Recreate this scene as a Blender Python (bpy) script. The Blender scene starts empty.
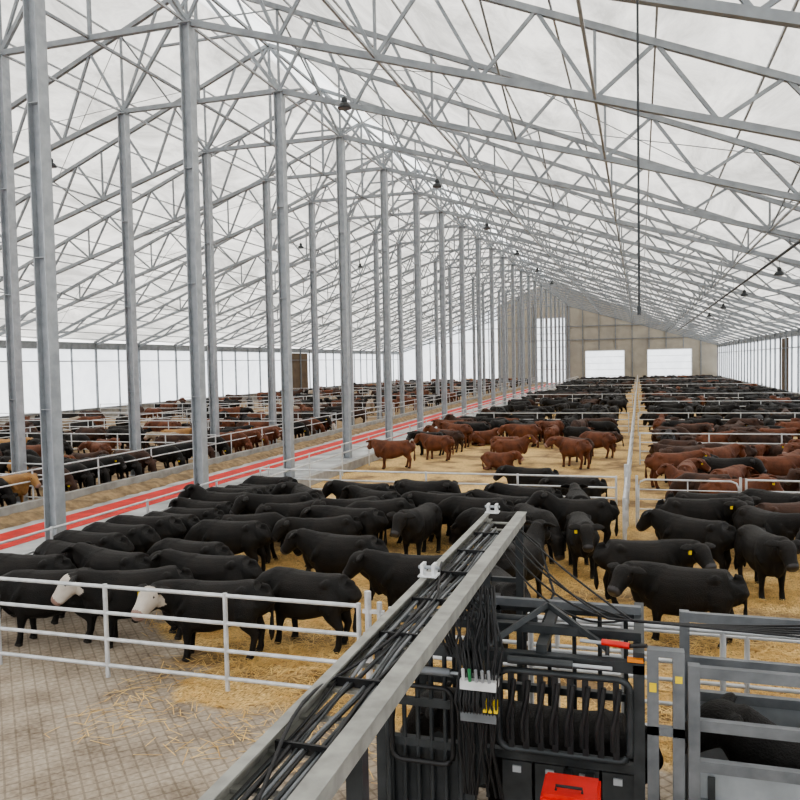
import bpy, bmesh, math, random
import numpy as np
from mathutils import Vector, Matrix
random.seed(7)
S=bpy.context.scene
COL=S.collection
try:
    S.view_settings.view_transform='AgX'
    S.view_settings.look='AgX - Medium High Contrast'
except Exception: pass

# ------------------------------------------------------------ materials
def nt(name):
    m=bpy.data.materials.new(name); m.use_nodes=True
    n=m.node_tree; 
    return m,n,n.nodes,n.links
def mk(name,c1,c2=None,rough=.6,metal=0.,scale=6.,bump=0.,bscale=None,stretch=(1,1,1),coat=0):
    m,n,N,L=nt(name); b=N['Principled BSDF']
    b.inputs['Roughness'].default_value=rough; b.inputs['Metallic'].default_value=metal
    if c2 is None: c2=tuple(v*.7 for v in c1)
    tc=N.new('ShaderNodeTexCoord'); mp=N.new('ShaderNodeMapping'); mp.inputs['Scale'].default_value=stretch
    L.new(tc.outputs['Object'],mp.inputs['Vector'])
    no=N.new('ShaderNodeTexNoise'); no.inputs['Scale'].default_value=scale; no.inputs['Detail'].default_value=5
    L.new(mp.outputs[0],no.inputs['Vector'])
    r=N.new('ShaderNodeValToRGB'); r.color_ramp.elements[0].position=.35; r.color_ramp.elements[1].position=.65
    r.color_ramp.elements[0].color=(*c2,1); r.color_ramp.elements[1].color=(*c1,1)
    L.new(no.outputs[0],r.inputs[0]); L.new(r.outputs[0],b.inputs['Base Color'])
    if bump:
        n2=N.new('ShaderNodeTexNoise'); n2.inputs['Scale'].default_value=bscale or scale*4; n2.inputs['Detail'].default_value=4
        L.new(mp.outputs[0],n2.inputs['Vector'])
        bp=N.new('ShaderNodeBump'); bp.inputs['Strength'].default_value=bump; bp.inputs['Distance'].default_value=.02
        L.new(n2.outputs[0],bp.inputs['Height']); L.new(bp.outputs[0],b.inputs['Normal'])
    return m
def fabric(name,c1,c2,tr,scale=.12,stretch=(1,1,1)):
    m,n,N,L=nt(name); N.remove(N['Principled BSDF']); out=N['Material Output']
    tc=N.new('ShaderNodeTexCoord'); mp=N.new('ShaderNodeMapping'); mp.inputs['Scale'].default_value=stretch
    L.new(tc.outputs['Object'],mp.inputs['Vector'])
    no=N.new('ShaderNodeTexNoise'); no.inputs['Scale'].default_value=scale; no.inputs['Detail'].default_value=9; no.inputs['Roughness'].default_value=.72
    no.inputs['Distortion'].default_value=.8
    L.new(mp.outputs[0],no.inputs['Vector'])
    r=N.new('ShaderNodeValToRGB'); r.color_ramp.elements[0].position=.38; r.color_ramp.elements[1].position=.60
    r.color_ramp.elements[0].color=(*c2,1); r.color_ramp.elements[1].color=(*c1,1)
    L.new(no.outputs[0],r.inputs[0])
    d=N.new('ShaderNodeBsdfDiffuse'); t=N.new('ShaderNodeBsdfTranslucent'); mx=N.new('ShaderNodeMixShader'); mx.inputs[0].default_value=tr
    L.new(r.outputs[0],d.inputs[0]); L.new(r.outputs[0],t.inputs[0]); L.new(d.outputs[0],mx.inputs[1]); L.new(t.outputs[0],mx.inputs[2])
    L.new(mx.outputs[0],out.inputs[0]); return m
STEEL=mk('galvanised_steel',(.42,.44,.46),(.32,.34,.36),.5,.25,3)
STEELT=mk('galvanised_truss_steel',(.30,.32,.335),(.23,.245,.26),.55,.2,2)
PIPE=mk('galvanised_pipe',(.68,.69,.70),(.52,.53,.54),.4,.25,5)
DARK=mk('gunmetal_paint',(.05,.055,.058),(.028,.032,.034),.45,.3,4)
GREYP=mk('grey_painted_steel',(.20,.21,.22),(.13,.14,.15),.45,.3,4)
SHEET=mk('grey_sheet',(.34,.36,.38),(.26,.28,.29),.5,.3,3)
TRAY=mk('cable_tray_paint',(.36,.36,.33),(.24,.24,.22),.5,.2,6)
RUB=mk('black_rubber',(.015,.015,.016),(.008,.008,.009),.5,0,8)
REDM=mk('red_paint',(.65,.03,.02),(.5,.02,.015),.4,0,4)
YEL=mk('yellow_plastic',(.8,.6,.03),(.7,.5,.02),.5,0,4)
ORG=mk('orange_plastic',(.8,.25,.03),(.6,.2,.02),.5,0,4)
WHT=mk('white_plastic',(.75,.76,.76),(.6,.6,.6),.45,0,4)
GRN=mk('green_plastic',(.05,.3,.12),(.04,.2,.08),.5,0,4)
ROOF=fabric('roof_membrane',(.90,.90,.885),(.53,.53,.52),.55,.32,(1,.4,1))
SKY=fabric('ridge_skylight',(.95,.97,1.),(.85,.9,.92),.8,.3)
CURT=fabric('curtain_wall_fabric',(.88,.92,.97),(.76,.80,.86),.72,.3)
TAN=mk('gable_cladding',(.44,.40,.33),(.35,.32,.27),.7,0,.4)
BROWN=mk('doorway_shade_brown',(.17,.12,.07),(.12,.08,.05),.7,0,1)  # shade inside the open wall doorway, put in as a brown panel colour
CONC=mk('concrete_alley',(.50,.51,.51),(.24,.25,.25),.6,0,.7,.3,20)
REDF=mk('red_feed_lane',(.68,.022,.012),(.40,.02,.012),.7,0,1.5,.2,12)
CURB=mk('concrete_curb',(.42,.41,.39),(.30,.29,.27),.85,0,2,.3,20)
STRAWM=mk('straw_blades',(.88,.62,.24),(.56,.34,.11),.7,0,3)
HAY=mk('feed_hay',(.34,.24,.13),(.16,.11,.06),.9,0,3,.8,20)
# cattle
EYE=mk('eye',(.01,.008,.006),(.01,.008,.006),.1,0,3)
HOOF=mk('hoof',(.03,.025,.02),(.02,.018,.015),.6,0,3)
MUZ=mk('muzzle',(.05,.045,.045),(.03,.026,.026),.35,0,3)
PINK=mk('muzzle_pale',(.35,.22,.18),(.25,.16,.13),.45,0,5)
def hide(n,a,b):
    m=mk(n,a,b,.6,0,3,.8,55); m.node_tree.nodes['Principled BSDF'].inputs['Specular IOR Level'].default_value=.32; return m
BLK=hide('hide_black',(.015,.012,.010),(.006,.0055,.005))
RED=hide('hide_red',(.17,.06,.028),(.09,.032,.016))
DBR=hide('hide_dark_brown',(.07,.033,.02),(.035,.018,.012))
TANH=hide('hide_tan',(.42,.24,.09),(.30,.16,.07))
GRYH=hide('hide_cream',(.40,.33,.25),(.30,.24,.18))
WFACE=hide('hide_white_face',(.62,.57,.50),(.48,.42,.36))

def mathn(N,L,op,a,b=None):
    m=N.new('ShaderNodeMath'); m.operation=op
    for i,v in enumerate((a,b)):
        if v is None: continue
        if isinstance(v,(int,float)): m.inputs[i].default_value=v
        else: L.new(v,m.inputs[i])
    return m.outputs[0]
def floor_mat():
    m,n,N,L=nt('barn_floor'); b=N['Principled BSDF']; b.inputs['Roughness'].default_value=.9
    tc=N.new('ShaderNodeTexCoord'); sp=N.new('ShaderNodeSeparateXYZ'); L.new(tc.outputs['Object'],sp.inputs[0])
    X,Y=sp.outputs[0],sp.outputs[1]
    def noise(s,d=5,st=None):
        o=N.new('ShaderNodeTexNoise'); o.inputs['Scale'].default_value=s; o.inputs['Detail'].default_value=d
        if st:
            mp=N.new('ShaderNodeMapping'); mp.inputs['Scale'].default_value=st[0]; mp.inputs['Rotation'].default_value=(0,0,st[1]); L.new(tc.outputs['Object'],mp.inputs[0]); L.new(mp.outputs[0],o.inputs['Vector'])
        else: L.new(tc.outputs['Object'],o.inputs['Vector'])
        return o.outputs[0]
    def ramp(f,c):
        r=N.new('ShaderNodeValToRGB'); e=r.color_ramp.elements
        e[0].position,e[0].color=c[0][0],(*c[0][1],1); e[1].position,e[1].color=c[-1][0],(*c[-1][1],1)
        for p,cc in c[1:-1]:
            q=e.new(p); q.color=(*cc,1)
        L.new(f,r.inputs[0]); return r.outputs[0]
    def mix(f,a,c):
        x=N.new('ShaderNodeMix'); x.data_type='RGBA'; L.new(f,x.inputs[0]); L.new(a,x.inputs[6]); L.new(c,x.inputs[7]); return x.outputs[2]
    n1=noise(9,6,((1,4,1),.6)); n2=noise(9,6,((4,1,1),-.3)); n3=noise(.55,7)
    sf=mathn(N,L,'MULTIPLY',mathn(N,L,'ADD',n1,n2),.5)
    straw=ramp(sf,[(.36,(.20,.11,.04)),(.46,(.50,.33,.13)),(.55,(.80,.56,.24)),(.66,(.95,.74,.38))])
    dirt=ramp(noise(3,6),[(.35,(.11,.07,.04)),(.65,(.30,.19,.10))])
    sdm=ramp(n3,[(.47,(0,0,0)),(.60,(.85,.85,.85))])
    straw2=mix(sdm,straw,dirt)
    u=mathn(N,L,'MULTIPLY',mathn(N,L,'ADD',X,Y),4.2); v=mathn(N,L,'MULTIPLY',mathn(N,L,'SUBTRACT',X,Y),4.2)
    gu=mathn(N,L,'ABSOLUTE',mathn(N,L,'SUBTRACT',mathn(N,L,'FRACT',u),.5)); gv=mathn(N,L,'ABSOLUTE',mathn(N,L,'SUBTRACT',mathn(N,L,'FRACT',v),.5))
    g=mathn(N,L,'MAXIMUM',gu,gv)
    groove=mathn(N,L,'GREATER_THAN',g,.42)
    cc=ramp(noise(1.1,8),[(.34,(.20,.155,.11)),(.5,(.40,.335,.26)),(.68,(.53,.46,.37))])
    cd=ramp(noise(14,5),[(.3,(.15,.11,.075)),(.7,(.47,.40,.32))])
    c3=N.new('ShaderNodeMix'); c3.data_type='RGBA'; c3.inputs[0].default_value=.45; L.new(cc,c3.inputs[6]); L.new(cd,c3.inputs[7])
    c4=N.new('ShaderNodeMix'); c4.data_type='RGBA'; c4.blend_type='MULTIPLY'; L.new(mathn(N,L,'MULTIPLY',groove,.5),c4.inputs[0]); L.new(c3.outputs[2],c4.inputs[6]); c4.inputs[7].default_value=(.45,.42,.38,1)
    conc=c4.outputs[2]
    nz=mathn(N,L,'MULTIPLY',mathn(N,L,'SUBTRACT',noise(.9,6),.5),5.0)
    a=mathn(N,L,'ADD',mathn(N,L,'ADD',mathn(N,L,'ADD',X,8.8),mathn(N,L,'SUBTRACT',Y,12.5)),nz)
    bq=mathn(N,L,'ADD',mathn(N,L,'SUBTRACT',Y,9.9),mathn(N,L,'MULTIPLY',nz,.5))
    mk1=mathn(N,L,'MINIMUM',a,bq)
    mk2=mathn(N,L,'MINIMUM',mathn(N,L,'MULTIPLY',mk1,2.0),1.0); mk2=mathn(N,L,'MAXIMUM',mk2,0.0)
    col=mix(mk2,conc,straw2)
    brown=ramp(noise(2,7),[(.35,(.14,.095,.055)),(.65,(.44,.31,.17))])
    lm=mathn(N,L,'LESS_THAN',X,-20.9)
    col=mix(lm,col,brown)
    L.new(col,b.inputs['Base Color'])
    bp=N.new('ShaderNodeBump'); bp.inputs['Strength'].default_value=.7; bp.inputs['Distance'].default_value=.05
    hh=mathn(N,L,'ADD',mathn(N,L,'MULTIPLY',sf,mk2),mathn(N,L,'MULTIPLY',mathn(N,L,'MULTIPLY',groove,-.25),mathn(N,L,'SUBTRACT',1.0,mk2)))
    L.new(hh,bp.inputs['Height']); L.new(bp.outputs[0],b.inputs['Normal'])
    return m
FLOOR=floor_mat()

# ------------------------------------------------------------ mesh builder
class MB:
    def __init__(s): s.v=[];s.f=[];s.m=[];s.s=[];s.mats=[]
    def mi(s,mat):
        if mat not in s.mats: s.mats.append(mat)
        return s.mats.index(mat)
    def add(s,vs,fs,mat,smooth=False):
        o=len(s.v); s.v+= [tuple(v) for v in vs]; k=s.mi(mat)
        for f in fs: s.f.append([i+o for i in f]); s.m.append(k); s.s.append(smooth)
    def box(s,lo,hi,mat):
        x0,y0,z0=lo;x1,y1,z1=hi
        s.add([(x0,y0,z0),(x1,y0,z0),(x1,y1,z0),(x0,y1,z0),(x0,y0,z1),(x1,y0,z1),(x1,y1,z1),(x0,y1,z1)],
          [(0,3,2,1),(4,5,6,7),(0,1,5,4),(1,2,6,5),(2,3,7,6),(3,0,4,7)],mat)
    def beam(s,p,q,w,h,mat):
        p=Vector(p);q=Vector(q);t=(q-p).normalized()
        ref=Vector((0,1,0)) if abs(t.y)<.9 else Vector((0,0,1))
        a=t.cross(ref).normalized(); b=t.cross(a).normalized()
        a*=w/2;b*=h/2
        vs=[p-a-b,p+a-b,p+a+b,p-a+b,q-a-b,q+a-b,q+a+b,q-a+b]
        s.add(vs,[(0,3,2,1),(4,5,6,7),(0,1,5,4),(1,2,6,5),(2,3,7,6),(3,0,4,7)],mat)
    def tube(s,pts,r,mat,n=8):
        pts=[Vector(p) for p in pts]; rings=[]
        for i,p in enumerate(pts):
            t=(pts[min(i+1,len(pts)-1)]-pts[max(i-1,0)]).normalized()
            ref=Vector((0,0,1)) if abs(t.z)<.9 else Vector((1,0,0))
            a=t.cross(ref).normalized(); b=t.cross(a).normalized()
            rr=r[i] if isinstance(r,(list,tuple)) else r
            rings.append([p+(a*math.cos(k*2*math.pi/n)+b*math.sin(k*2*math.pi/n))*rr for k in range(n)])
        vs=[v for g in rings for v in g]; fs=[]
        for i in range(len(pts)-1):
            for k in range(n): fs.append((i*n+k,i*n+(k+1)%n,(i+1)*n+(k+1)%n,(i+1)*n+k))
        s.add(vs,fs,mat,True)
        s.add(rings[0],[tuple(range(n))],mat); s.add(rings[-1],[tuple(range(n-1,-1,-1))],mat)
    def obj(s,name,loc=(0,0,0)):
        me=bpy.data.meshes.new(name); me.from_pydata(s.v,[],s.f)
        for m in s.mats: me.materials.append(m)
        me.polygons.foreach_set('material_index',s.m); me.polygons.foreach_set('use_smooth',s.s); me.update()
        o=bpy.data.objects.new(name,me); o.location=loc; COL.objects.link(o); return o
def inst(name,me,loc,rz=0,sc=1):
    o=bpy.data.objects.new(name,me); o.location=loc; o.rotation_euler=(0,0,rz); o.scale=(sc,sc,sc); COL.objects.link(o); return o
def sag(p,q,d,n=12):
    p=Vector(p);q=Vector(q); return [p.lerp(q,i/n)-Vector((0,0,d*4*(i/n)*(1-i/n))) for i in range(n+1)]

# ------------------------------------------------------------ barn shell
XC=-19.; HW=35.; XR=XC+HW; XL=XC-HW; ZE=7.6; ZR=22.5; BAY=7.3; Y0=17.1
FR=[Y0+BAY*i for i in range(-4,23)]; YN=FR[0]; YF=FR[-1]
b=MB(); b.box((XL,YN,-.2),(XR,YF,0),FLOOR); b.obj('floor')
ZRT=ZR+.3
def slope_z(dx): return ZRT-(ZRT-ZE-.5)*abs(dx)/HW
def roofside(sg):
    b=MB(); n=len(FR)-1
    for i in range(n):
        y0,y1=FR[i],FR[i+1]
        ys=[y0+(y1-y0)*k/4 for k in range(5)]
        xs=[.9+(HW+.3-.9)*k/10 for k in range(11)]
        vs=[];fs=[]
        for a in range(11):
            for c in range(5):
                bl=.22*math.sin(math.pi*c/4)
                vs.append((XC+sg*xs[a],ys[c],slope_z(xs[a])+bl))
        for a in range(10):
            for c in range(4): 
                q=(a*5+c,a*5+c+1,(a+1)*5+c+1,(a+1)*5+c); fs.append(q)
        b.add(vs,fs,ROOF,True)
    return b.obj('ceiling')
roofside(1); roofside(-1)
b=MB()
b.add([(XC-.9,YN,slope_z(.9)),(XC,YN,slope_z(0)+.1),(XC,YF,slope_z(0)+.1),(XC-.9,YF,slope_z(.9)),(XC+.9,YN,slope_z(.9)),(XC+.9,YF,slope_z(.9))],
      [(0,1,2,3),(1,4,5,2)],SKY); b.obj('ridge_skylight')
# trusses
def P(dx,z): return (dx,0,z)
b=MB()
NP=9
zt=lambda x: ZR-.15-(ZR-.15-ZE-.25)*abs(x)/35
for sg in (1,-1):
    lo=[(sg*(35-31*k/NP),ZE+9.5*k/NP) for k in range(NP+1)]
    up=[(sg*(35-31*k/NP-31/NP/2),0) for k in range(NP)]
    up=[(x,zt(x)) for x,_ in up]
    b.beam(P(sg*35.0,ZE+.25),P(0,ZR-.15),.20,.18,STEELT)
    b.beam(P(*lo[0]),P(*lo[-1]),.22,.20,STEELT)
    for k in range(NP):
        if k>=1: b.beam(P(*lo[k]),P(*up[k]),.11,.11,STEELT)
        b.beam(P(*up[k]),P(*lo[k+1]),.11,.11,STEELT)
    for k in (3,5,7,9):
        x,z=lo[k]; b.beam(P(x,z),P(x,zt(x)),.09,.09,STEELT)
    b.beam(P(sg*4,17.1),P(0,ZR-.2),.14,.14,STEELT)
    b.beam(P(sg*4,17.1),P(sg*2,zt(2)),.1,.1,STEELT)
b.beam(P(-4,17.1),P(4,17.1),.2,.18,STEELT); b.beam(P(0,17.1),P(0,ZR-.2),.12,.12,STEELT)
b.beam(P(-2,19.8),P(2,19.8),.1,.1,STEELT)
t0=b.obj('roof_truss',(XC,FR[0],0)); 
for y in FR[1:]: inst('roof_truss',t0.data,(XC,y,0))
# columns (H section) with base plate
b=MB(); h=17.0
b.box((-.19,-.19,0.03),(-.16,.19,h),STEEL); b.box((.16,-.19,0.03),(.19,.19,h),STEEL); b.box((-.16,-.015,0.03),(.16,.015,h),STEEL)
b.box((-.3,-.3,0),(.3,.3,.03),STEEL); b.box((-.24,-.24,h-.04),(.24,.24,h),STEEL)
for z in (4,8,12): b.box((-.16,-.17,z),(.16,.17,z+.02),STEEL)
c0=None
for y in FR:
    for x in (-15.,-23.):
        z=.05 if x>-20 else 0
        if c0 is None: c0=b.obj('steel_column',(x,y,z)).data
        else: inst('steel_column',c0,(x,y,z))
b=MB()
for sg in (1,-1):
    for k in range(0,12):
        dx=1.5+k*3.0
        if dx>35: break
        b.beam((XC+sg*dx,YN,slope_z(dx)-.14),(XC+sg*dx,YF,slope_z(dx)-.14),.06,.08,STEEL)
b.obj('roof_purlins')
b=MB()
for sg in (1,-1):
    for k in (1,3,5,7,9):
        dx=35-31*k/NP; z=ZE+9.5*k/NP-.02
        b.beam((XC+sg*dx,YN,z),(XC+sg*dx,YF,z),.08,.08,STEEL)
    for j in range(len(FR)-1):
        for k in (3,6,9):
            dx=35-31*k/NP; z=ZE+9.5*k/NP
            if (j+k)%2==0: b.beam((XC+sg*dx,FR[j],z),(XC+sg*dx,FR[j+1],zt(dx)-.1),.06,.06,STEELT)
            else: b.beam((XC+sg*dx,FR[j+1],z),(XC+sg*dx,FR[j],zt(dx)-.1),.06,.06,STEELT)
        if j%3==0:
            for (a,c) in ((4,14),(14,24),(24,34)):
                za=zt(a)-.05; zc=zt(c)-.05
                b.tube([(XC+sg*a,FR[j],za),(XC+sg*c,FR[j+1],zc)],.02,STEELT,5)
                b.tube([(XC+sg*c,FR[j],zc),(XC+sg*a,FR[j+1],za)],.02,STEELT,5)
b.beam((XC,YN,ZR-.2),(XC,YF,ZR-.2),.12,.14,STEELT); b.beam((XC,YN,17.1),(XC,YF,17.1),.1,.1,STEELT)
b.obj('roof_bracing')
# side walls
def sidewall(x,sg,name,doors=()):
    b=MB(); e=.15*sg
    xa,xb=sorted((x,x+e))
    b.box((xa,YN,0),(xb,YF,1.0),CURB)
    ds=sorted(doors)
    segs=[];cur=YN
    for d0,d1 in ds: segs.append((cur,d0)); cur=d1
    segs.append((cur,YF))
    for s0,s1 in segs:
        b.add([(x+e/2,s0,1.0),(x+e/2,s1,1.0),(x+e/2,s1,7.2),(x+e/2,s0,7.2)],[(0,1,2,3)],CURT)
    for d0,d1 in ds:
        b.box((min(x,x+e),d0,1.0),(max(x,x+e),d1,7.1),BROWN)
    b.box((x-.15,YN,7.15),(x+.15,YF,ZE+.25),STEELT)
    b.box((x-.06-sg*.1,YN,5.9),(x+.06-sg*.1,YF,6.0),STEELT)
    b.box((x-.06-sg*.1,YN,1.0),(x+.06-sg*.1,YF,1.12),STEELT)
    k=YN
    i=0
    while k<=YF+.01:
        w=.16 if i%2==0 else .06
        b.box((x-.1-sg*.15,k-w/2,0),(x+.1-sg*.15,k+w/2,ZE),STEELT); k+=BAY/2; i+=1
    return b.obj(name)
sidewall(XL,-1,'wall_left',[(115,122.5)]); sidewall(XR,1,'wall_right',[(97,101)])
def gable(y,name,far):
    b=MB()
    def zz(x): return slope_z(x-XC)
    def strip(x0,x1,z0,mat,ztop=None):
        xs=[x0,x1] if (x0-XC)*(x1-XC)>=0 else [x0,XC,x1]
        top=[(x,y,zz(x) if ztop is None else ztop) for x in xs]
        vs=[(x0,y,z0),(x1,y,z0)]+top[::-1]
        b.add(vs,[tuple(range(len(vs)))],mat)
    if far:
        strip(XL,-31,0,CURT); strip(-31,-22.2,0,TAN); strip(-22.2,-15.6,14.5,TAN)
        strip(-22.2,-15.6,0,CURT,14.5)
        strip(-15.6,-11.4,0,TAN); strip(-11.4,-3.2,6.9,TAN); strip(-11.4,-3.2,0,CURT,6.9)
        strip(-3.2,1.7,0,TAN); strip(1.7,10.6,6.9,TAN); strip(1.7,10.6,0,CURT,6.9); strip(10.6,XR,0,TAN)
        for x in (-22.2,-20.55,-18.9,-17.25,-15.6): b.box((x-.08,y-.2,0),(x+.08,y-.02,14.5),STEEL)
        for z in (3,5,8,11,14.5): b.box((-22.2,y-.2,z-.06),(-15.6,y-.02,z+.06),STEEL)
        for x0,x1 in ((-11.4,-3.2),(1.7,10.6)):
            b.box((x0-.15,y-.15,0),(x0,y-.01,7.05),WHT); b.box((x1,y-.15,0),(x1+.15,y-.01,7.05),WHT); b.box((x0-.15,y-.15,6.9),(x1+.15,y-.01,7.05),WHT)
            for z in (1.4,2.8,4.2,5.6): b.box((x0,y-.08,z-.03),(x1,y-.01,z+.03),STEEL)
        x=XL
        while x<XR:
            if not(-22<x<-15.7): b.box((x-.1,y-.3,7.2 if (-11.4<x<-3.2 or 1.7<x<10.6) else 0),(x+.1,y-.02,zz(x)-.3),STEELT)
            x+=3.5
        for z in (9.5,12.5): 
            hw=(ZRT-z)/(ZRT-ZE-.5)*HW
            b.box((XC-hw,y-.25,z-.08),(XC+hw,y-.03,z+.08),STEELT)
    else: strip(XL,XR,0,CURT)
    return b.obj(name)
gable(YF,'wall_far',True); gable(YN,'wall_back',False)
# feed alley
ya0,ya1=YN+.3,YF-.5
b=MB(); b.box((-17.3,ya0,0.001),(-13.6,ya1,.05),CONC); b.box((-19.0,ya0,0.001),(-17.3,ya1,.06),REDF)
b.box((-20.9,ya0,0.001),(-19.0,ya1,.045),CONC)
b.box((-16.3,45,.05),(-15.9,ya1,.056),REDF)
b.obj('feed_alley')
b=MB(); b.box((-13.6,ya0,0),(-13.3,ya1,.4),CURB); b.box((-21.15,ya0,0),(-20.9,ya1,.4),CURB); b.obj('feed_curb')
def windrow(x,w,h,y0,y1,seed):
    rnd=random.Random(seed); b=MB(); n=int((y1-y0)/.4); K=7; vs=[];fs=[]
    for i in range(n+1):
        for k in range(K):
            u=k/(K-1)*2-1; vs.append((x+u*w*(.8+.3*rnd.random()),y0+i*(y1-y0)/n,.05+h*(1-u*u)*(.6+.7*rnd.random())))
    for i in range(n):
        for k in range(K-1): fs.append((i*K+k,i*K+k+1,(i+1)*K+k+1,(i+1)*K+k))
    b.add(vs,fs,HAY,True); return b.obj('feed_windrow')
windrow(-20.15,.68,.22,0,176,1); windrow(-14.05,.35,.10,11,176,3)

# ------------------------------------------------------------ fences
def fence(p,q,h=1.5,rails=4,sp=3.0,r=.03,name='pipe_fence',mat=None,low=.2):
    mat=mat or PIPE; b=MB(); p=Vector(p);q=Vector(q);L=(q-p).length;n=max(1,round(L/sp))
    for i in range(n+1):
        c=p.lerp(q,i/n); b.tube([c,c+Vector((0,0,h+.04))],r*1.15,mat,8)
    for k in range(rails):
        z=Vector((0,0,low+(h-low)*k/(rails-1) if rails>1 else h)); b.tube([p+z,q+z],r,mat,8)
    return b.obj(name)
def gate(p,q,h=1.45,name='livestock_gate'):
    b=MB(); p=Vector(p);q=Vector(q);d=(q-p).normalized(); up=Vector((0,0,1)); r=.2
    a=p+d*.05; c=q-d*.05; z0=.25
    loop=[a+up*z0,a+up*(h-r),a+d*r*.3+up*(h-r*.3),a+d*r+up*h,c-d*r+up*h,c-d*r*.3+up*(h-r*.3),c+up*(h-r),c+up*z0,a+up*z0]
    b.tube(loop,.028,PIPE,8)
    for z in (.55,.85,1.15): b.tube([a+up*z,c+up*z],.02,PIPE,6)
    m=(a+c)/2; b.tube([m+up*z0,m+up*h],.022,PIPE,6)
    b.tube([p,p+up*(h+.12)],.04,PIPE,8); b.tube([q,q+up*(h+.12)],.04,PIPE,8)
    return b.obj(name)
fence((-12.9,10.7,0),(-4.0,10.7,0),1.52,4,2.23,.034)
b=MB()
b.tube([(-3.85,10.7,0),(-3.85,10.7,1.75)],.05,PIPE,10); b.tube([(-3.67,10.7,0),(-3.67,10.7,1.6)],.04,PIPE,10)
for z in (.3,.7,1.1,1.45): b.beam((-3.93,10.7,z),(-3.6,10.7,z),.05,.06,PIPE)
b.obj('gate_hinge_post')
fence((-3.5,10.7,0),(15.7,10.7,0),1.5,5,2.4,.03)
CF=[24.5,53.7,82.9,112.1,141.3]
fence((-.4,20.7,0),(-.4,24.2,0),1.5,5,1.7,.035)
fence((-.4,24.8,0),(-.4,YF-1,0),1.5,5,3.6)
b=MB(); b.tube([(-.4,24.5,0),(-.4,24.5,1.9)],.07,PIPE,10); b.obj('fence_post')
fence((-12.7,24.5,0),(-.7,24.5,0),1.5,5,3)
x=-.1
for i in range(5):
    if i%2==0: gate((x,24.5,0),(x+2.9,24.5,0))
    else: fence((x,24.5,0),(x+2.9,24.5,0),1.5,5,1.45)
    x+=3.05
for y in CF[1:]:
    fence((-12.7,y,0),(-.7,y,0),1.5,4,3); fence((-.1,y,0),(15.5,y,0),1.5,4,3)
for y in (39.1,68.3): fence((0,y,0),(15.5,y,0),1.5,4,3)
for y in [17.2]+CF+[36.5,46,68]: 
    fence((-21.5,y,0),(-36.8,y,0),1.5,4,3,.03); fence((-37.2,y,0),(-53.4,y,0),1.5,4,3,.03)
fence((-37,8,0),(-37,YF-1,0),1.5,4,3.6)
fence((-13.0,11,0),(-13.0,YF-1,0),1.45,2,3.65,.03,'feed_barrier',None,1.05)
fence((-21.35,5,0),(-21.35,YF-1,0),1.45,2,3.65,.03,'feed_barrier',None,1.05)

# ------------------------------------------------------------ lamps etc
b=MB()
b.tube([(0,0,0),(0,0,-.35)],.012,RUB,6)
b.tube([(0,0,-.35),(0,0,-.40),(0,0,-.52),(0,0,-.56)],[.05,.11,.12,.1],DARK,14)
b.tube([(0,0,-.56),(0,0,-.6),(0,0,-.68),(0,0,-.78)],[.1,.17,.24,.27],DARK,16)
b.tube([(0,0,-.785),(0,0,-.80)],[.22,.2],GREYP,16)
lm=None
for (x,ys) in ((-10.8,[28.6,43,58,73,88,103]),(7.2,[31.7,46.3,60.9,75.5,90.1]),(-27.2,[31.7,46.3,60.9,75.5])):
    for y in ys:
        z=ZE+9.5*(35-abs(x-XC))/31-.1
        if lm is None: lm=b.obj('pendant_barn_lamp',(x,y,z)).data
        else: inst('pendant_barn_lamp',lm,(x,y,z))
b=MB(); b.tube([(6.5,36,9.9),(6.5,150,9.9)],.07,DARK,8)
for k in range(15): 
    y=39.0+7.3*k
    b.tube([(6.5,y,9.9),(6.5,y,ZE+9.5*(35-25.5)/31)],.012,DARK,5)
b.obj('overhead_pipe')
b=MB(); zz=ZE+9.5*(35-19)/31
b.tube([(0,9.8,5.7),(0,9.8,zz)],.014,DARK,8); b.tube([(0,9.8,5.62),(0,9.8,5.72)],.022,DARK,8); b.obj('hanging_drop_rod')

# ------------------------------------------------------------ cattle meshes
def loft(bm,pts,n=16,sq=2.3,ref=(0,0,1)):
    C=[Vector(p[0]) for p in pts]; rings=[]; ref=Vector(ref)
    for i,(c,w,h) in enumerate(pts):
        t=(C[min(i+1,len(C)-1)]-C[max(i-1,0)]).normalized()
        side=t.cross(ref).normalized(); up=side.cross(t).normalized()
        ring=[]
        for k in range(n):
            a=2*math.pi*k/n; ca,sa=math.cos(a),math.sin(a)
            x=math.copysign(abs(ca)**(2/sq),ca)*w; z=math.copysign(abs(sa)**(2/sq),sa)*h
            ring.append(bm.verts.new(C[i]+side*x+up*z))
        rings.append(ring)
    for i in range(len(rings)-1):
        for k in range(n): bm.faces.new((rings[i][k],rings[i][(k+1)%n],rings[i+1][(k+1)%n],rings[i+1][k]))
    bm.faces.new(rings[0][::-1]); bm.faces.new(rings[-1])
RX=(1,0,0)
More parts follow.
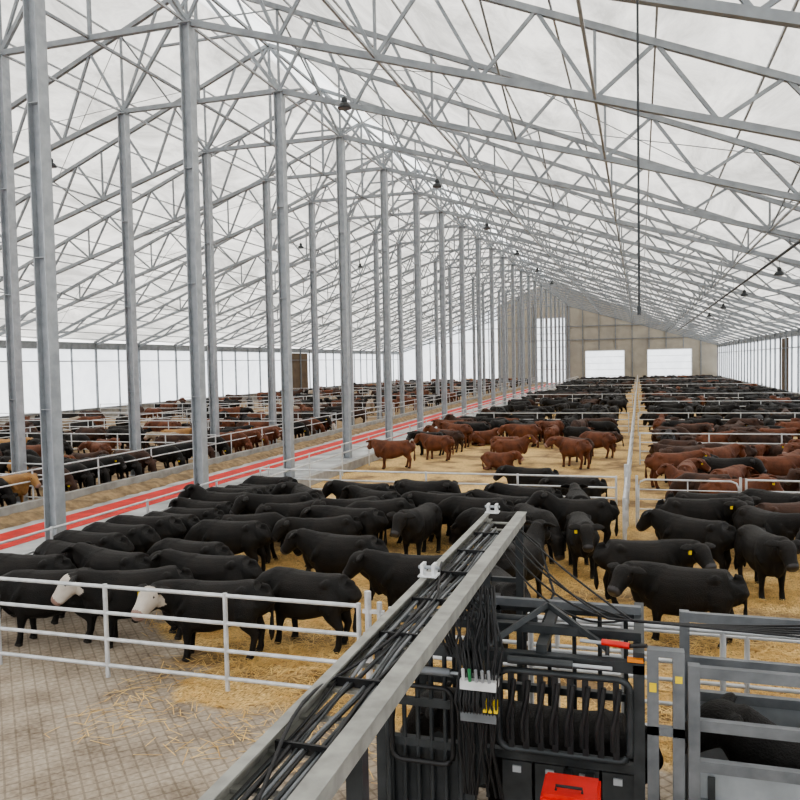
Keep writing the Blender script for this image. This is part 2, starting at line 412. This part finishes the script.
def build_cow(name,mid,poll,hd,legs=(0,0,0,0),tail=0.,vox=.022,lie=False):
    bm=bmesh.new()
    loft(bm,[((-.84,0,1.08),.12,.10),((-.83,0,1.03),.21,.22),((-.76,0,.985),.255,.285),((-.60,0,.945),.27,.325),((-.40,0,.91),.265,.335),
      ((-.15,0,.865),.315,.375),((.08,0,.835),.345,.405),((.28,0,.84),.33,.41),((.44,0,.865),.295,.405),((.58,0,.88),.25,.37),((.70,0,.87),.19,.29),((.79,0,.85),.10,.15)],20,2.4)
    for sg in (1,-1):
        loft(bm,[((-.60,.17*sg,1.12),.05,.06),((-.50,.215*sg,1.13),.075,.09),((-.40,.20*sg,1.08),.05,.07)],10,2)   # hook bones
        loft(bm,[((.36,.22*sg,1.08),.05,.06),((.46,.235*sg,.90),.085,.12),((.56,.20*sg,.74),.07,.09)],10,2,(0,1,0)) # shoulder
    poll=Vector(poll); mid=Vector(mid); hd=Vector(hd).normalized()
    base=Vector((.30,0,.97)); b2=Vector((.58,0,.98))
    loft(bm,[(base,.24,.30),(b2.lerp(mid,.05),.22,.305),(b2.lerp(mid,.7),.19,.265),(mid.lerp(poll,.4),.165,.225),(mid.lerp(poll,.85),.14,.185),(poll+hd*.05,.12,.13)],16)
    side=hd.cross(Vector((0,0,1))).normalized(); up=side.cross(hd).normalized()
    p0=poll-hd*.03+up*.05
    H=lambda d,u: p0+hd*(d*1.1)+up*u
    loft(bm,[(H(-.05,0),.07,.05),(H(-.01,0),.125,.11),(H(.06,-.015),.155,.165),(H(.15,-.03),.155,.178),(H(.24,-.045),.130,.155),(H(.33,-.055),.113,.13),(H(.40,-.06),.120,.118),(H(.46,-.06),.110,.098),(H(.49,-.06),.065,.06)],14,2.5)
    for sg in (1,-1):
        e0=H(.02,.02)+side*sg*.09; e1=e0+side*sg*.12-hd*.02; e2=e0+side*sg*.29-hd*.02-up*.03
        loft(bm,[(e0,.03,.035),(e0.lerp(e1,.6),.038,.075),(e1,.038,.095),(e1.lerp(e2,.6),.034,.072),(e2,.018,.022)],10,2,hd)
        br=H(.12,.06)+side*sg*.105
        loft(bm,[(br-hd*.05,.02,.02),(br,.038,.038),(br+hd*.05,.02,.02)],8,2)
    loft(bm,[((.64,0,.52),.05,.08),((.70,0,.64),.10,.13),((.74,0,.80),.12,.14),((.78,0,.95),.10,.12)],10,2,RX)
    if not lie:
        loft(bm,[((-.76,0,1.17),.05,.05),((-.87,0,1.15),.04,.04),((-.92,tail*.2,1.05),.034,.034),((-.935,tail*.4,.88),.03,.03),((-.935,tail*.6,.70),.03,.03),((-.93,tail*.9,.56),.04,.04),((-.925,tail,.42),.055,.052),((-.92,tail,.28),.02,.02)],8,2,(0,1,0))
        for i,sg in ((0,1),(1,-1)):
            d=legs[i]; y=.18*sg
            loft(bm,[((.38,y*.9,.98),.11,.21),((.40,y,.78),.13,.18),((.40+d*.15,y*1.05,.63),.105,.135),((.41+d*.35,y,.50),.08,.095),((.42+d*.55,y,.39),.066,.07),
              ((.425+d*.6,y,.32),.055,.058),((.425+d*.8,y,.20),.047,.05),((.43+d*.95,y,.115),.055,.058),((.44+d,y,.06),.052,.06),((.455+d,y,.0),.062,.08)],12,2,RX)
        for i,sg in ((2,1),(3,-1)):
            d=legs[i]; y=.18*sg
            loft(bm,[((-.56,y*.75,1.05),.13,.22),((-.56,y*.9,.87),.165,.26),((-.54+d*.1,y,.72),.15,.22),((-.59+d*.3,y,.57),.11,.14),((-.665+d*.45,y,.465),.075,.09),((-.695+d*.5,y,.41),.064,.075),
              ((-.685+d*.6,y,.33),.052,.058),((-.665+d*.8,y,.20),.047,.05),((-.655+d*.95,y,.115),.055,.058),((-.63+d,y,.06),.052,.06),((-.61+d,y,.0),.062,.08)],12,2,RX)
    else:
        bmesh.ops.translate(bm,verts=bm.verts[:],vec=(0,0,-.40)); dz=Vector((0,0,.40)); poll=poll-dz; p0=p0-dz
        for sg in (1,-1):
            loft(bm,[((.42,.2*sg,.50),.12,.12),((.60,.24*sg,.26),.09,.09),((.78,.25*sg,.12),.06,.06),((.80,.24*sg,.08),.055,.055)],10,2,(0,1,0))
            loft(bm,[((.80,.25*sg,.075),.055,.055),((.60,.27*sg,.06),.05,.05),((.42,.28*sg,.06),.055,.055)],10,2)
            loft(bm,[((-.62,.16*sg,.50),.18,.2),((-.40,.27*sg,.30),.16,.16),((-.16,.33*sg,.18),.10,.10)],12,2,(0,1,0))
            loft(bm,[((-.16,.34*sg,.14),.09,.10),((-.40,.38*sg,.09),.07,.075),((-.62,.38*sg,.08),.055,.06)],10,2)
            loft(bm,[((-.60,.39*sg,.06),.05,.055),((-.40,.44*sg,.05),.045,.045),((-.22,.46*sg,.05),.05,.05)],10,2)
        loft(bm,[((-.78,0,.75),.05,.05),((-.90,0,.60),.035,.035),((-.95,.05,.30),.03,.03),((-.98,.1,.07),.05,.045),((-1.0,.25,.05),.02,.02)],8,2,(0,1,0))
    bmesh.ops.recalc_face_normals(bm,faces=bm.faces)
    me=bpy.data.meshes.new(name); bm.to_mesh(me); bm.free()
    o=bpy.data.objects.new('tmp',me); COL.objects.link(o)
    r=o.modifiers.new('r','REMESH'); r.mode='VOXEL'; r.voxel_size=vox
    s=o.modifiers.new('s','SMOOTH'); s.factor=.5; s.iterations=3
    dg=bpy.context.evaluated_depsgraph_get(); dg.update()
    hi=bpy.data.meshes.new_from_object(o.evaluated_get(dg))
    de=o.modifiers.new('d','DECIMATE'); de.ratio=.07
    dg=bpy.context.evaluated_depsgraph_get(); dg.update()
    lo=bpy.data.meshes.new_from_object(o.evaluated_get(dg))
    bpy.data.objects.remove(o)
    out=[]
    for me2,det in ((hi,True),(lo,False)):
        me2.materials.clear()
        for _ in range(6): me2.materials.append(None)
        bm=bmesh.new(); bm.from_mesh(me2)
        for f in bm.faces:
            f.smooth=True; c=f.calc_center_median(); q=c-p0; dd=q.dot(hd); lat=abs(q.dot(side)); uu=abs(q.dot(up))
            f.material_index=0
            if c.z<.05 and not lie: f.material_index=2
            elif -.02<dd<.6 and lat<.165 and uu<.26 and (c-poll).dot(hd)>.0:
                f.material_index=3 if dd>.455 else 1
        if det:
            for sg in (1,-1):
                res=bmesh.ops.create_uvsphere(bm,u_segments=8,v_segments=6,radius=.024,matrix=Matrix.Translation(p0+hd*.165+up*.03+side*sg*.130))
                for v in res['verts']:
                    for f in v.link_faces: f.material_index=4; f.smooth=True
            t=p0+hd*.05+side*.22-up*.02
            res=bmesh.ops.create_cube(bm,size=1,matrix=Matrix.Translation(t+hd*.045)@Matrix.Diagonal((.055,.055,.07,1)))
            for v in res['verts']:
                for f in v.link_faces: f.material_index=5
        bm.to_mesh(me2); bm.free()
        me2.name=name; out.append(me2)
    return out
POSES={
 'level':build_cow('cow_level',(.80,0,1.10),(.97,0,1.17),(.72,0,-.69),(.03,-.04,-.03,.05),.02),
 'up':build_cow('cow_up',(.76,0,1.16),(.90,0,1.33),(.85,0,-.52),(0,.04,.05,-.03),-.04),
 'down':build_cow('cow_down',(.86,0,.90),(1.02,0,.74),(.45,0,-.89),(.06,-.05,-.02,.06),.05),
 'graze':build_cow('cow_graze',(.86,0,.84),(1.02,0,.60),(.40,0,-.85),(.14,-.06,.06,-.06),.02),
 'left':build_cow('cow_left',(.78,.13,1.08),(.89,.31,1.15),(.35,.8,-.55),(0,.03,.04,-.04),.06),
 'right':build_cow('cow_right',(.78,-.13,1.08),(.89,-.31,1.15),(.35,-.8,-.55),(.05,-.03,-.04,.05),-.05),
 'walk':build_cow('cow_walk',(.83,0,1.04),(1.01,0,1.08),(.75,0,-.66),(.20,-.14,-.14,.18),.03),
 'lie':build_cow('cow_lying',(.80,.03,1.13),(.95,.08,1.23),(.78,.2,-.55),(0,0,0,0),0,.022,True),
}
PN=['level','level','up','down','graze','left','right','walk']
PAL={'black':(BLK,BLK,MUZ),'red':(RED,RED,PINK),'brown':(DBR,DBR,MUZ),'tan':(TANH,TANH,PINK),'cream':(GRYH,GRYH,PINK),'wface':(BLK,WFACE,PINK),'redw':(RED,WFACE,PINK)}
def mats_for(c,tag=True): 
    h,f,m=PAL[c]; return [h,f,HOOF,m,EYE,YEL if tag else h]
_cache={}
def cow_mesh(pose,c,tag):
    k=(pose,c,tag)
    if k not in _cache:
        me=POSES[pose][0].copy(); me.name='cow_'+pose+'_'+c
        for i,m in enumerate(mats_for(c,tag)): me.materials[i]=m
        _cache[k]=me
    return _cache[k]
occ=[[(x,y)] for y in FR for x in (-23.,)]
def circ(x,y,a): return [(x+d*math.cos(a),y+d*math.sin(a)) for d in (-.55,0.,.5,1.0)]
def free(x,y,a,md=.62):
    cs=circ(x,y,a)
    for o in occ:
        if abs(o[0][0]-x)>3.4 or abs(o[0][1]-y)>3.4: continue
        for p in cs:
            for q in o:
                if (p[0]-q[0])**2+(p[1]-q[1])**2<md*md: return False
    return True
CN=[0]
def cow(x,y,deg,pose='level',c='black',sc=1.08,force=True,md=.62):
    a=math.radians(deg)
    if not force and not free(x,y,a,md): return False
    occ.append(circ(x,y,a)); CN[0]+=1
    inst('cow',cow_mesh(pose,c,CN[0]%3==0),(x,y,0),a,sc); return True
def pickc(rnd,pal):
    r=rnd.random();s=0
    for c,w in pal:
        s+=w
        if r<s: return c
    return pal[0][0]
def place(rnd,x0,x1,y0,y1,dirs,md,sp=26):
    x=rnd.uniform(x0+.9,x1-.9);y=rnd.uniform(y0+.9,y1-.9)
    d=rnd.choice(dirs)+rnd.uniform(-sp,sp) if dirs else rnd.uniform(0,360)
    a=math.radians(d); hx=x+1.35*math.cos(a);hy=y+1.35*math.sin(a)
    if not(x0+.05<hx<x1-.05 and y0+.05<hy<y1-.05) or not free(x,y,a,md): return None
    return x,y,d,a
def fill(x0,x1,y0,y1,n,pal,seed,dirs=None,poses=None,md=.62):
    rnd=random.Random(seed); k=0;t=0
    while k<n and t<n*40:
        t+=1; r=place(rnd,x0,x1,y0,y1,dirs,md)
        if r: cow(r[0],r[1],r[2],rnd.choice(poses or PN+['lie','lie']),pickc(rnd,pal),rnd.uniform(.96,1.13)); k+=1
def herd(x0,x1,y0,y1,n,pal,seed,dirs=None):
    rnd=random.Random(seed); mats=[]; V=[];F=[];M=[];off=0;k=0;t=0
    while k<n and t<n*25:
        t+=1; r=place(rnd,x0,x1,y0,y1,dirs,.6)
        if not r: continue
        x,y,d,a=r
        occ.append(circ(x,y,a)); k+=1
        me=POSES[rnd.choice(PN+['lie','lie'])][1]; nv=len(me.vertices)
        co=np.empty(nv*3); me.vertices.foreach_get('co',co); co=co.reshape(-1,3)*rnd.uniform(.98,1.12)
        ca,sa=math.cos(a),math.sin(a)
        w=np.stack([co[:,0]*ca-co[:,1]*sa+x,co[:,0]*sa+co[:,1]*ca+y,co[:,2]],1); V.append(w)
        mm=mats_for(pickc(rnd,pal))
        for p in me.polygons:
            F.append([i+off for i in p.vertices]); q=mm[p.material_index]
            if q not in mats: mats.append(q)
            M.append(mats.index(q))
        off+=nv
    me=bpy.data.meshes.new('cattle_herd'); me.from_pydata(np.concatenate(V).tolist(),[],F)
    for m in mats: me.materials.append(m)
    me.polygons.foreach_set('material_index',M); me.polygons.foreach_set('use_smooth',[True]*len(F)); me.update()
    o=bpy.data.objects.new('cattle_herd',me); COL.objects.link(o)

for a in [(-10.6,11.9,202,'down'),(-9.0,12.3,215,'level','wface'),(-7.15,11.95,196,'left','wface'),(-5.8,12.9,172,'down'),
  (-12.0,12.8,190,'down'),(-10.4,13.5,172,'level'),(-8.2,13.6,186,'level'),
  (-6.3,15.9,180,'level'),(-4.2,14.5,188,'level'),(-7.3,19.0,178,'walk'),(-5.5,19.4,-100,'level'),(-5.3,21.6,200,'level'),
  (-3.6,21.6,160,'level'),(-2.6,19.9,-55,'down'),(-1.35,18.9,-80,'level'),(-2.4,16.2,75,'up'),(-8.3,23.0,185,'level'),
  (-2.4,13.6,120,'level'),(-3.2,23.2,175,'level'),(-1.7,22.6,100,'level'),
  (.1,16.7,8,'right'),(2.5,18.1,-75,'level'),(.75,14.7,172,'left'),(3.7,15.7,-115,'up'),(1.2,19.3,150,'level'),(2.9,20.6,-60,'left'),(4.6,19.2,200,'walk')]:
    cow(a[0],a[1],a[2],a[3],a[4] if len(a)>4 else 'black')
rr=random.Random(4); y=14.1
while y<24:
    cow(-11.95+rr.uniform(-.15,.15),y,180+rr.uniform(-12,12),rr.choice(['down','level','down','graze','up','left','right']),'black',rr.uniform(.96,1.12)); y+=rr.uniform(.78,1.0)
y=14.8
while y<24:
    cow(-9.5+rr.uniform(-.3,.3),y,rr.choice([180,140,10,220])+rr.uniform(-16,16),rr.choice(PN),'black',rr.uniform(.96,1.1),False,.6); y+=rr.uniform(.9,1.3)
fill(-11,-6.6,17,24.3,5,[('black',1)],11,[180,120,240],PN,.6)
fill(-8.0,-.6,18.5,24.4,16,[('black',1)],12,None,PN,.58)
fill(4,15.6,11.2,24,12,[('black',1)],13)
fill(0,5,20,24.2,4,[('black',.8),('brown',.2)],14,[180,0])
# second pens
fill(-12.8,-9,35,52,9,[('red',.6),('brown',.2),('black',.2)],21,[180],PN)
fill(-9,-.8,25,29,2,[('black',1)],22,[180,0]); fill(-8,-.8,34,43,6,[('red',.9),('brown',.1)],23,[180,0,150]); fill(-12,-.8,45,53.4,22,[('black',.6),('brown',.2),('red',.2)],24)
fill(-.1,15.5,24.8,39,62,[('red',.6),('brown',.31),('redw',.02),('black',.07)],25,[180,0,200,150,60],None,.6)
fill(-.1,15.5,39.3,53.5,46,[('red',.45),('brown',.35),('black',.2)],26,None,None,.6)
# left side pens
LM=[('black',.46),('red',.24),('brown',.24),('cream',.03),('tan',.015),('redw',.015)]
rr=random.Random(8); y=9.0
while y<53.5:
    if min(abs(y-c) for c in [17.2,24.5,36.5,46,53.7])>.5 and min(abs(y-c) for c in FR)>.6:
        cow(-22.45+rr.uniform(-.1,.1),y,rr.uniform(-6,6),rr.choice(['down','level','down','graze']),pickc(rr,LM),rr.uniform(1.0,1.08))
    y+=rr.uniform(.8,1.4)
cow(-33.0,34.5,10,'level','tan',1.1)
ys=[17.3,24.6,36.6,46.1,53.7]
for i in range(4):
    fill(-36.8,-22.8,ys[i],ys[i+1],[16,22,16,12][i],LM,310+i,[0,180,20],None,.6); fill(-53,-37.2,ys[i],ys[i+1],12,LM,330+i)
for j in range(1,5):
    y0=CF[j]+.2; y1=(CF+[YF-1])[j+1]-.1
    herd(-12.8,-.8,y0,y1,[0,46,60,62,70][j],[('black',.85),('brown',.15)],40+j)
    herd(-.1,15.5,y0,y1,[0,85,95,95,105][j],[('black',.8),('brown',.14),('red',.06)],50+j)
    herd(-36.8,-21.6,y0,y1,45,LM,60+j); herd(-53,-37.3,y0,y1,28,LM,70+j)

# straw litter
def straw(name,x0,x1,y0,y1,n,seed,cond):
    rnd=random.Random(seed); V=[];F=[];k=0
    while k<n:
        x=rnd.uniform(x0,x1);y=rnd.uniform(y0,y1)
        k+=1
        if not cond(x,y): continue
        a=rnd.uniform(0,6.28);l=rnd.uniform(.08,.2);w=.006;z=rnd.uniform(.006,.05);dz=rnd.uniform(-.02,.03)
        c,s=math.cos(a),math.sin(a); o=len(V)
        V+=[(x-c*l-s*w,y-s*l+c*w,z),(x-c*l+s*w,y-s*l-c*w,z),(x+c*l+s*w,y+s*l-c*w,z+dz+.005),(x+c*l-s*w,y+s*l+c*w,z+dz+.005)]
        F.append((o,o+1,o+2,o+3))
    me=bpy.data.meshes.new(name); me.from_pydata(V,[],F); me.materials.append(STRAWM)
    o=bpy.data.objects.new(name,me); COL.objects.link(o)
def clump(x,y): return math.sin(x*1.7+math.sin(y*1.3)*2)+math.sin(y*2.1+math.sin(x*.9)*2)
straw('straw_bedding',-9.5,5,10.2,24.4,52000,5,lambda x,y:(x+8.2)+(y-12.5)>random.uniform(-1,1) and clump(x,y)>random.uniform(-1.6,.8))
straw('loose_straw',-8,-2,8.6,10.9,900,6,lambda x,y:random.random()<.25+.3*(y-8.6))

# ------------------------------------------------------------ cable tray beam
b=MB(); ya,yb=1.2,10.45
b.box((-1.575,ya,2.94),(-1.475,yb,3.06),TRAY); b.box((-1.59,ya,3.06),(-1.46,yb,3.07),TRAY)
b.box((-2.0,ya,2.94),(-1.985,yb,3.06),TRAY); b.box((-2.0,ya,3.05),(-1.93,yb,3.065),TRAY); b.box((-2.0,ya,2.94),(-1.93,yb,2.955),TRAY)
y=ya+.1
while y<yb:
    b.box((-1.985,y,2.955),(-1.575,y+.05,2.975),TRAY); y+=.42
b.obj('cable_tray_beam')
b=MB(); rnd=random.Random(3)
for i in range(10):
    x=-1.92+i*.032; r=rnd.choice([.010,.013,.016]); pts=[];y=ya+.05
    ph=rnd.uniform(0,6)
    while y<yb-.3-i*.1:
        pts.append((x+.02*math.sin(y*1.3+ph)+.01*math.sin(y*4+ph),y,2.98+r+.012*math.sin(y*2+ph)+ .01)); y+=.22
    b.tube(pts,r,(RUB,DARK,GREYP)[i%3],6)
pts=[(-1.82+.13*math.sin(t*.9),1.8+t*.5,3.05+.03*math.sin(t*1.7)) for t in [k*.4 for k in range(30)]]
b.tube(pts,.012,RUB,6)
y=2.0
while y<10: b.box((-1.93,y,2.98),(-1.62,y+.02,3.04),WHT if int(y*10)%3==0 else RUB); y+=.9
b.obj('cable_bundle')
def clevis(x,y):
    b=MB(); b.box((x-.09,y-.08,3.071),(x+.09,y+.08,3.085),WHT); b.box((x-.07,y-.06,3.085),(x-.04,y+.06,3.19),WHT); b.box((x+.04,y-.06,3.085),(x+.07,y+.06,3.19),WHT)
    b.tube([(x-.1,y,3.15),(x+.1,y,3.15)],.018,STEEL,8); return b.obj('clevis_bracket')
clevis(-1.9,10.3); clevis(-1.93,7.1)
b=MB()
for (x,y) in ((-1.525,4.0),(-1.525,10.2),(-1.96,10.2)):
    b.box((x-.05,y-.05,0),(x+.05,y+.05,2.94),DARK); b.box((x-.12,y-.12,0),(x+.12,y+.12,.02),DARK)
b.beam((-1.96,10.2,2.2),(-1.54,10.2,2.2),.06,.06,DARK)
b.obj('tray_support_frame')

# ------------------------------------------------------------ squeeze chute
b=MB(); Y1,Y2=7.3,8.85
for x in (-2.5,-1.6,-.02):
    for y in (Y1,Y2): b.box((x-.05,y-.05,0),(x+.05,y+.05,2.32),DARK)
for y in (Y1,Y2):
    b.box((-2.55,y-.05,2.24),(.03,y+.05,2.34),DARK); b.box((-2.55,y-.04,1.3),(.03,y+.04,1.38),DARK); b.box((-2.55,y-.05,.1),(.03,y+.05,.25),DARK)
for x in (-2.5,-1.6,-.9,-.02): b.box((x-.05,Y1,2.34),(x+.05,Y2,2.42),DARK)
b.box((-2.5,Y1+.3,2.42),(-.0,Y1+.4,2.50),DARK); b.box((-2.5,Y1+1.1,2.42),(-.0,Y1+1.18,2.50),GREYP)
fx0,fx1,fz0,fz1=-1.30,-.10,1.42,2.18; r=.10
def rloop(y,x0,x1,z0,z1,rad,mat):
    loop=[]
    for cx,cz,a0 in ((x1-r,z1-r,0),(x0+r,z1-r,90),(x0+r,z0+r,180),(x1-r,z0+r,270)):
        for k in range(5):
            a=math.radians(a0+k*22.5); loop.append((cx+r*math.cos(a),y,cz+r*math.sin(a)))
    loop.append(loop[0]); b.tube(loop,rad,mat,8)
rloop(Y1-.07,fx0,fx1,fz0,fz1,.034,DARK)
rloop(Y1-.05,-2.42,-1.68,.6,2.1,.03,DARK); rloop(Y1-.12,-2.36,-1.74,1.2,1.95,.026,RUB)
for k in range(8):
    x=fx0+.12+k*(fx1-fx0-.24)/7; b.beam((x,Y1-.07,fz0),(x,Y1-.07,fz1),.055,.05,RUB)
    b.tube([(x-.03,Y1-.09,fz0+.1),(x-.035,Y1-.12,fz0+.3),(x+.01,Y1-.10,fz0+.5),(x+.03,Y1-.09,fz1-.08)],.028,RUB,6)
for k in range(4):
    x0=-1.28+k*.31; b.box((x0,Y1-.03,.3),(x0+.28,Y1+.0,1.28),DARK); b.box((x0+.1,Y1-.05,1.18),(x0+.18,Y1-.03,1.24),STEEL)
for k in range(6):
    x=-2.4+k*.14; b.tube([(x,Y1-.02,.3),(x,Y1-.02,2.24)],.024,DARK,8)
b.box((-2.45,Y1-.06,1.72),(-1.65,Y1-.02,1.80),DARK)
b.box((-2.44,Y1+.03,.3),(-1.66,Y1+.05,1.3),DARK)
for s in (0,.16,.32): b.tube([(-2.58,Y1+.2+s,.2),(-2.62,Y1+.35+s,1.2),(-2.58,Y1+.5+s,1.9),(-2.58,Y1+.5+s,2.3)],.035,DARK,8)
for k in range(9):
    x=-2.4+k*.28; b.tube([(x,Y2,.3),(x,Y2,2.24)],.024,DARK,8)
b.box((-2.45,Y2-.02,.3),(-.05,Y2+.02,1.0),DARK)
b.tube([(-2.3,Y1-.14,2.12),(-1.75,Y1-.14,2.12)],.04,GREYP,10); b.tube([(-1.75,Y1-.14,2.12),(-1.45,Y1-.14,2.12)],.018,STEEL,8)
b.tube([(-1.2,Y1-.12,2.30),(-.6,Y1-.12,2.30)],.038,DARK,10); b.tube([(-.6,Y1-.12,2.30),(-.25,Y1-.12,2.30)],.018,STEEL,8)
b.tube([(-2.1,Y1+.5,2.48),(-1.0,Y1+.5,2.48)],.045,DARK,10)
b.beam((-1.4,Y1-.05,2.4),(-.9,Y1+.6,2.62),.05,.05,DARK); b.beam((-.9,Y1+.6,2.62),(-.3,Y1+.1,2.4),.05,.05,DARK)
for x in (.10,.32): b.box((x-.05,Y1-.06,0),(x+.05,Y1+.05,2.42),GREYP)
b.box((.05,Y1-.06,2.42),(.37,Y1+.05,2.48),GREYP); b.box((.05,Y1-.06,1.7),(.37,Y1-.0,1.78),GREYP)
b.box((.07,Y1-.07,2.1),(.13,Y1-.061,2.18),YEL); b.box((.29,Y1-.07,2.2),(.35,Y1-.061,2.26),YEL)
b.obj('squeeze_chute')
b=MB()
for z in (2.05,1.75): b.box((-1.62,Y1-.32,z),(-1.28,Y1-.14,z+.09),WHT if z>2 else GREYP)
b.box((-1.5,Y1-.2,1.1),(-1.42,Y1-.1,2.6),DARK)
rnd=random.Random(9)
for i in range(13):
    x=-1.64+i*.03
    pts=[(-1.62+.02*i+.05*rnd.random(),Y1-.05+.2*rnd.random(),2.93),(x+rnd.uniform(-.08,.08),Y1-.22,2.72),(x+rnd.uniform(-.06,.06),Y1-.26,2.45),(x,Y1-.25,2.14),(x+rnd.uniform(-.02,.02),Y1-.35,1.95),(x,Y1-.3,1.8),(x+rnd.uniform(-.04,.04),Y1-.3,1.5),(x+rnd.uniform(-.06,.06),Y1-.22,1.0)]
    b.tube(pts,.013,RUB,6)
for i in range(5):
    rl=random.Random(50+i); R=.16+.05*i
    b.tube([(-1.6+R*math.cos(t)*.7,Y1-.2+.03*i,2.55+R*math.sin(t)*1.1) for t in [k*math.pi/8-.6+rl.random()*.3 for k in range(12)]],.013,RUB,6)
for i,(m) in enumerate((WHT,GRN,YEL,YEL,WHT)):
    x=-1.58+i*.06; b.tube([(x,Y1-.33,2.14),(x,Y1-.36,2.26)],.016,m if i in(0,1) else STEEL,8)
for i in (0,1,2): b.box((-1.40+i*.05,Y1-.34,1.86),(-1.365+i*.05,Y1-.30,1.98),YEL)
b.obj('hydraulic_hose_bank')
b=MB()
for y in (Y1,8.85):
    for x in (.45,1.9,3.4,4.9): b.box((x-.05,y-.05,0),(x+.05,y+.05,2.36),GREYP)
    for z in (2.3,1.82): b.box((.45,y-.035,z-.05),(4.9,y+.035,z+.05),GREYP)
    b.box((.5,y-.02,.15),(4.9,y+.02,1.42),SHEET); b.box((.45,y-.04,1.40),(4.9,y+.04,1.5),GREYP)
b.box((.56,Y1-.08,.9),(.62,Y1-.05,1.38),DARK); b.box((.5,Y1-.05,1.12),(1.9,Y1-.02,1.16),GREYP)
b.obj('cattle_race')
for x in (1.9,4.1,-.95): cow(x,8.08,180,'up' if x>0 else 'level','black',1.17)
b=MB(); b.box((-.82,6.45,1.18),(-.34,6.85,1.42),REDM); b.box((-.80,6.47,1.42),(-.36,6.83,1.45),REDM)
b.box((-.70,6.444,1.33),(-.46,6.449,1.38),RUB)
b.box((-.7,6.85,1.21),(-.62,7.25,1.27),DARK); b.box((-.5,6.85,1.21),(-.42,7.25,1.27),DARK)
b.tube([(-.7,6.55,1.45),(-.7,6.55,1.49),(-.48,6.55,1.49),(-.48,6.55,1.45)],.012,RUB,6)
b.obj('red_power_unit')
b=MB(); b.tube([(-.35,Y1+.1,2.46),(-.1,Y1+.05,2.46)],.03,REDM,10); b.tube([(-.55,Y1+.12,2.45),(-.35,Y1+.1,2.45)],.018,STEEL,8); b.tube([(-.1,Y1+.05,2.46),(.05,Y1-.02,2.50)],.018,RUB,8)
b.box((-.12,Y1-.05,2.345),(.02,Y1+.02,2.375),ORG); b.tube([(-.3,Y1+.06,2.35),(-.3,Y1+.1,2.46)],.02,RUB,8)
b.obj('red_hydraulic_tool')
b=MB()
for i in range(5):
    rn=random.Random(20+i)
    p1=Vector((-1.5,9.9-.3*i,2.95)); p2=Vector((-.2+rn.uniform(-.15,.15),7.6,2.62)); p3=Vector((3.2,7.5+.15*i,2.62+.05*i))
    b.tube(sag(p1,p2,.04+.06*i)+sag(p2,p3,.02+.02*i)[1:],.011,RUB,6)
b.tube([(-1.5,9.9,2.95),(-1.2,9.7,2.8),(-1.0,9.4,2.3),(-1.15,9.1,1.9),(-1.3,9.1,2.3)],.016,RUB,6)
b.obj('slack_cables')
b=MB(); 
b.tube([(-1.3,9.5,1.95),(4.8,9.5,1.95)],.035,PIPE,8); b.tube([(-1.3,9.5,1.55),(4.8,9.5,1.55)],.03,PIPE,8)
for x in (-1.3,-.2,.9,2.5,4.8): b.tube([(x,9.5,0),(x,9.5,2.0)],.035,PIPE,8)
b.obj('handrail')

# ------------------------------------------------------------ light, camera
w=bpy.data.worlds.new('World'); S.world=w; w.use_nodes=True
bg=w.node_tree.nodes['Background']; bg.inputs[0].default_value=(1.,.99,.97,1); bg.inputs[1].default_value=2.75
sd=bpy.data.lights.new('sun','SUN'); sd.energy=1.8; sd.angle=.2; sd.color=(1,.95,.86); so=bpy.data.objects.new('sun',sd); so.rotation_euler=(math.radians(35),math.radians(-25),0); COL.objects.link(so)
cd=bpy.data.cameras.new('camera'); cd.sensor_width=36; cd.lens=35.1; cd.clip_end=600; cd.clip_start=.1
co=bpy.data.objects.new('camera',cd); COL.objects.link(co)
co.matrix_world=Matrix.Translation((0,0,5.1))@Matrix.Rotation(math.radians(17.1),4,'Z')@Matrix.Rotation(math.radians(90-2.7),4,'X')@Matrix.Rotation(math.radians(-1.15),4,'Z')
S.camera=co
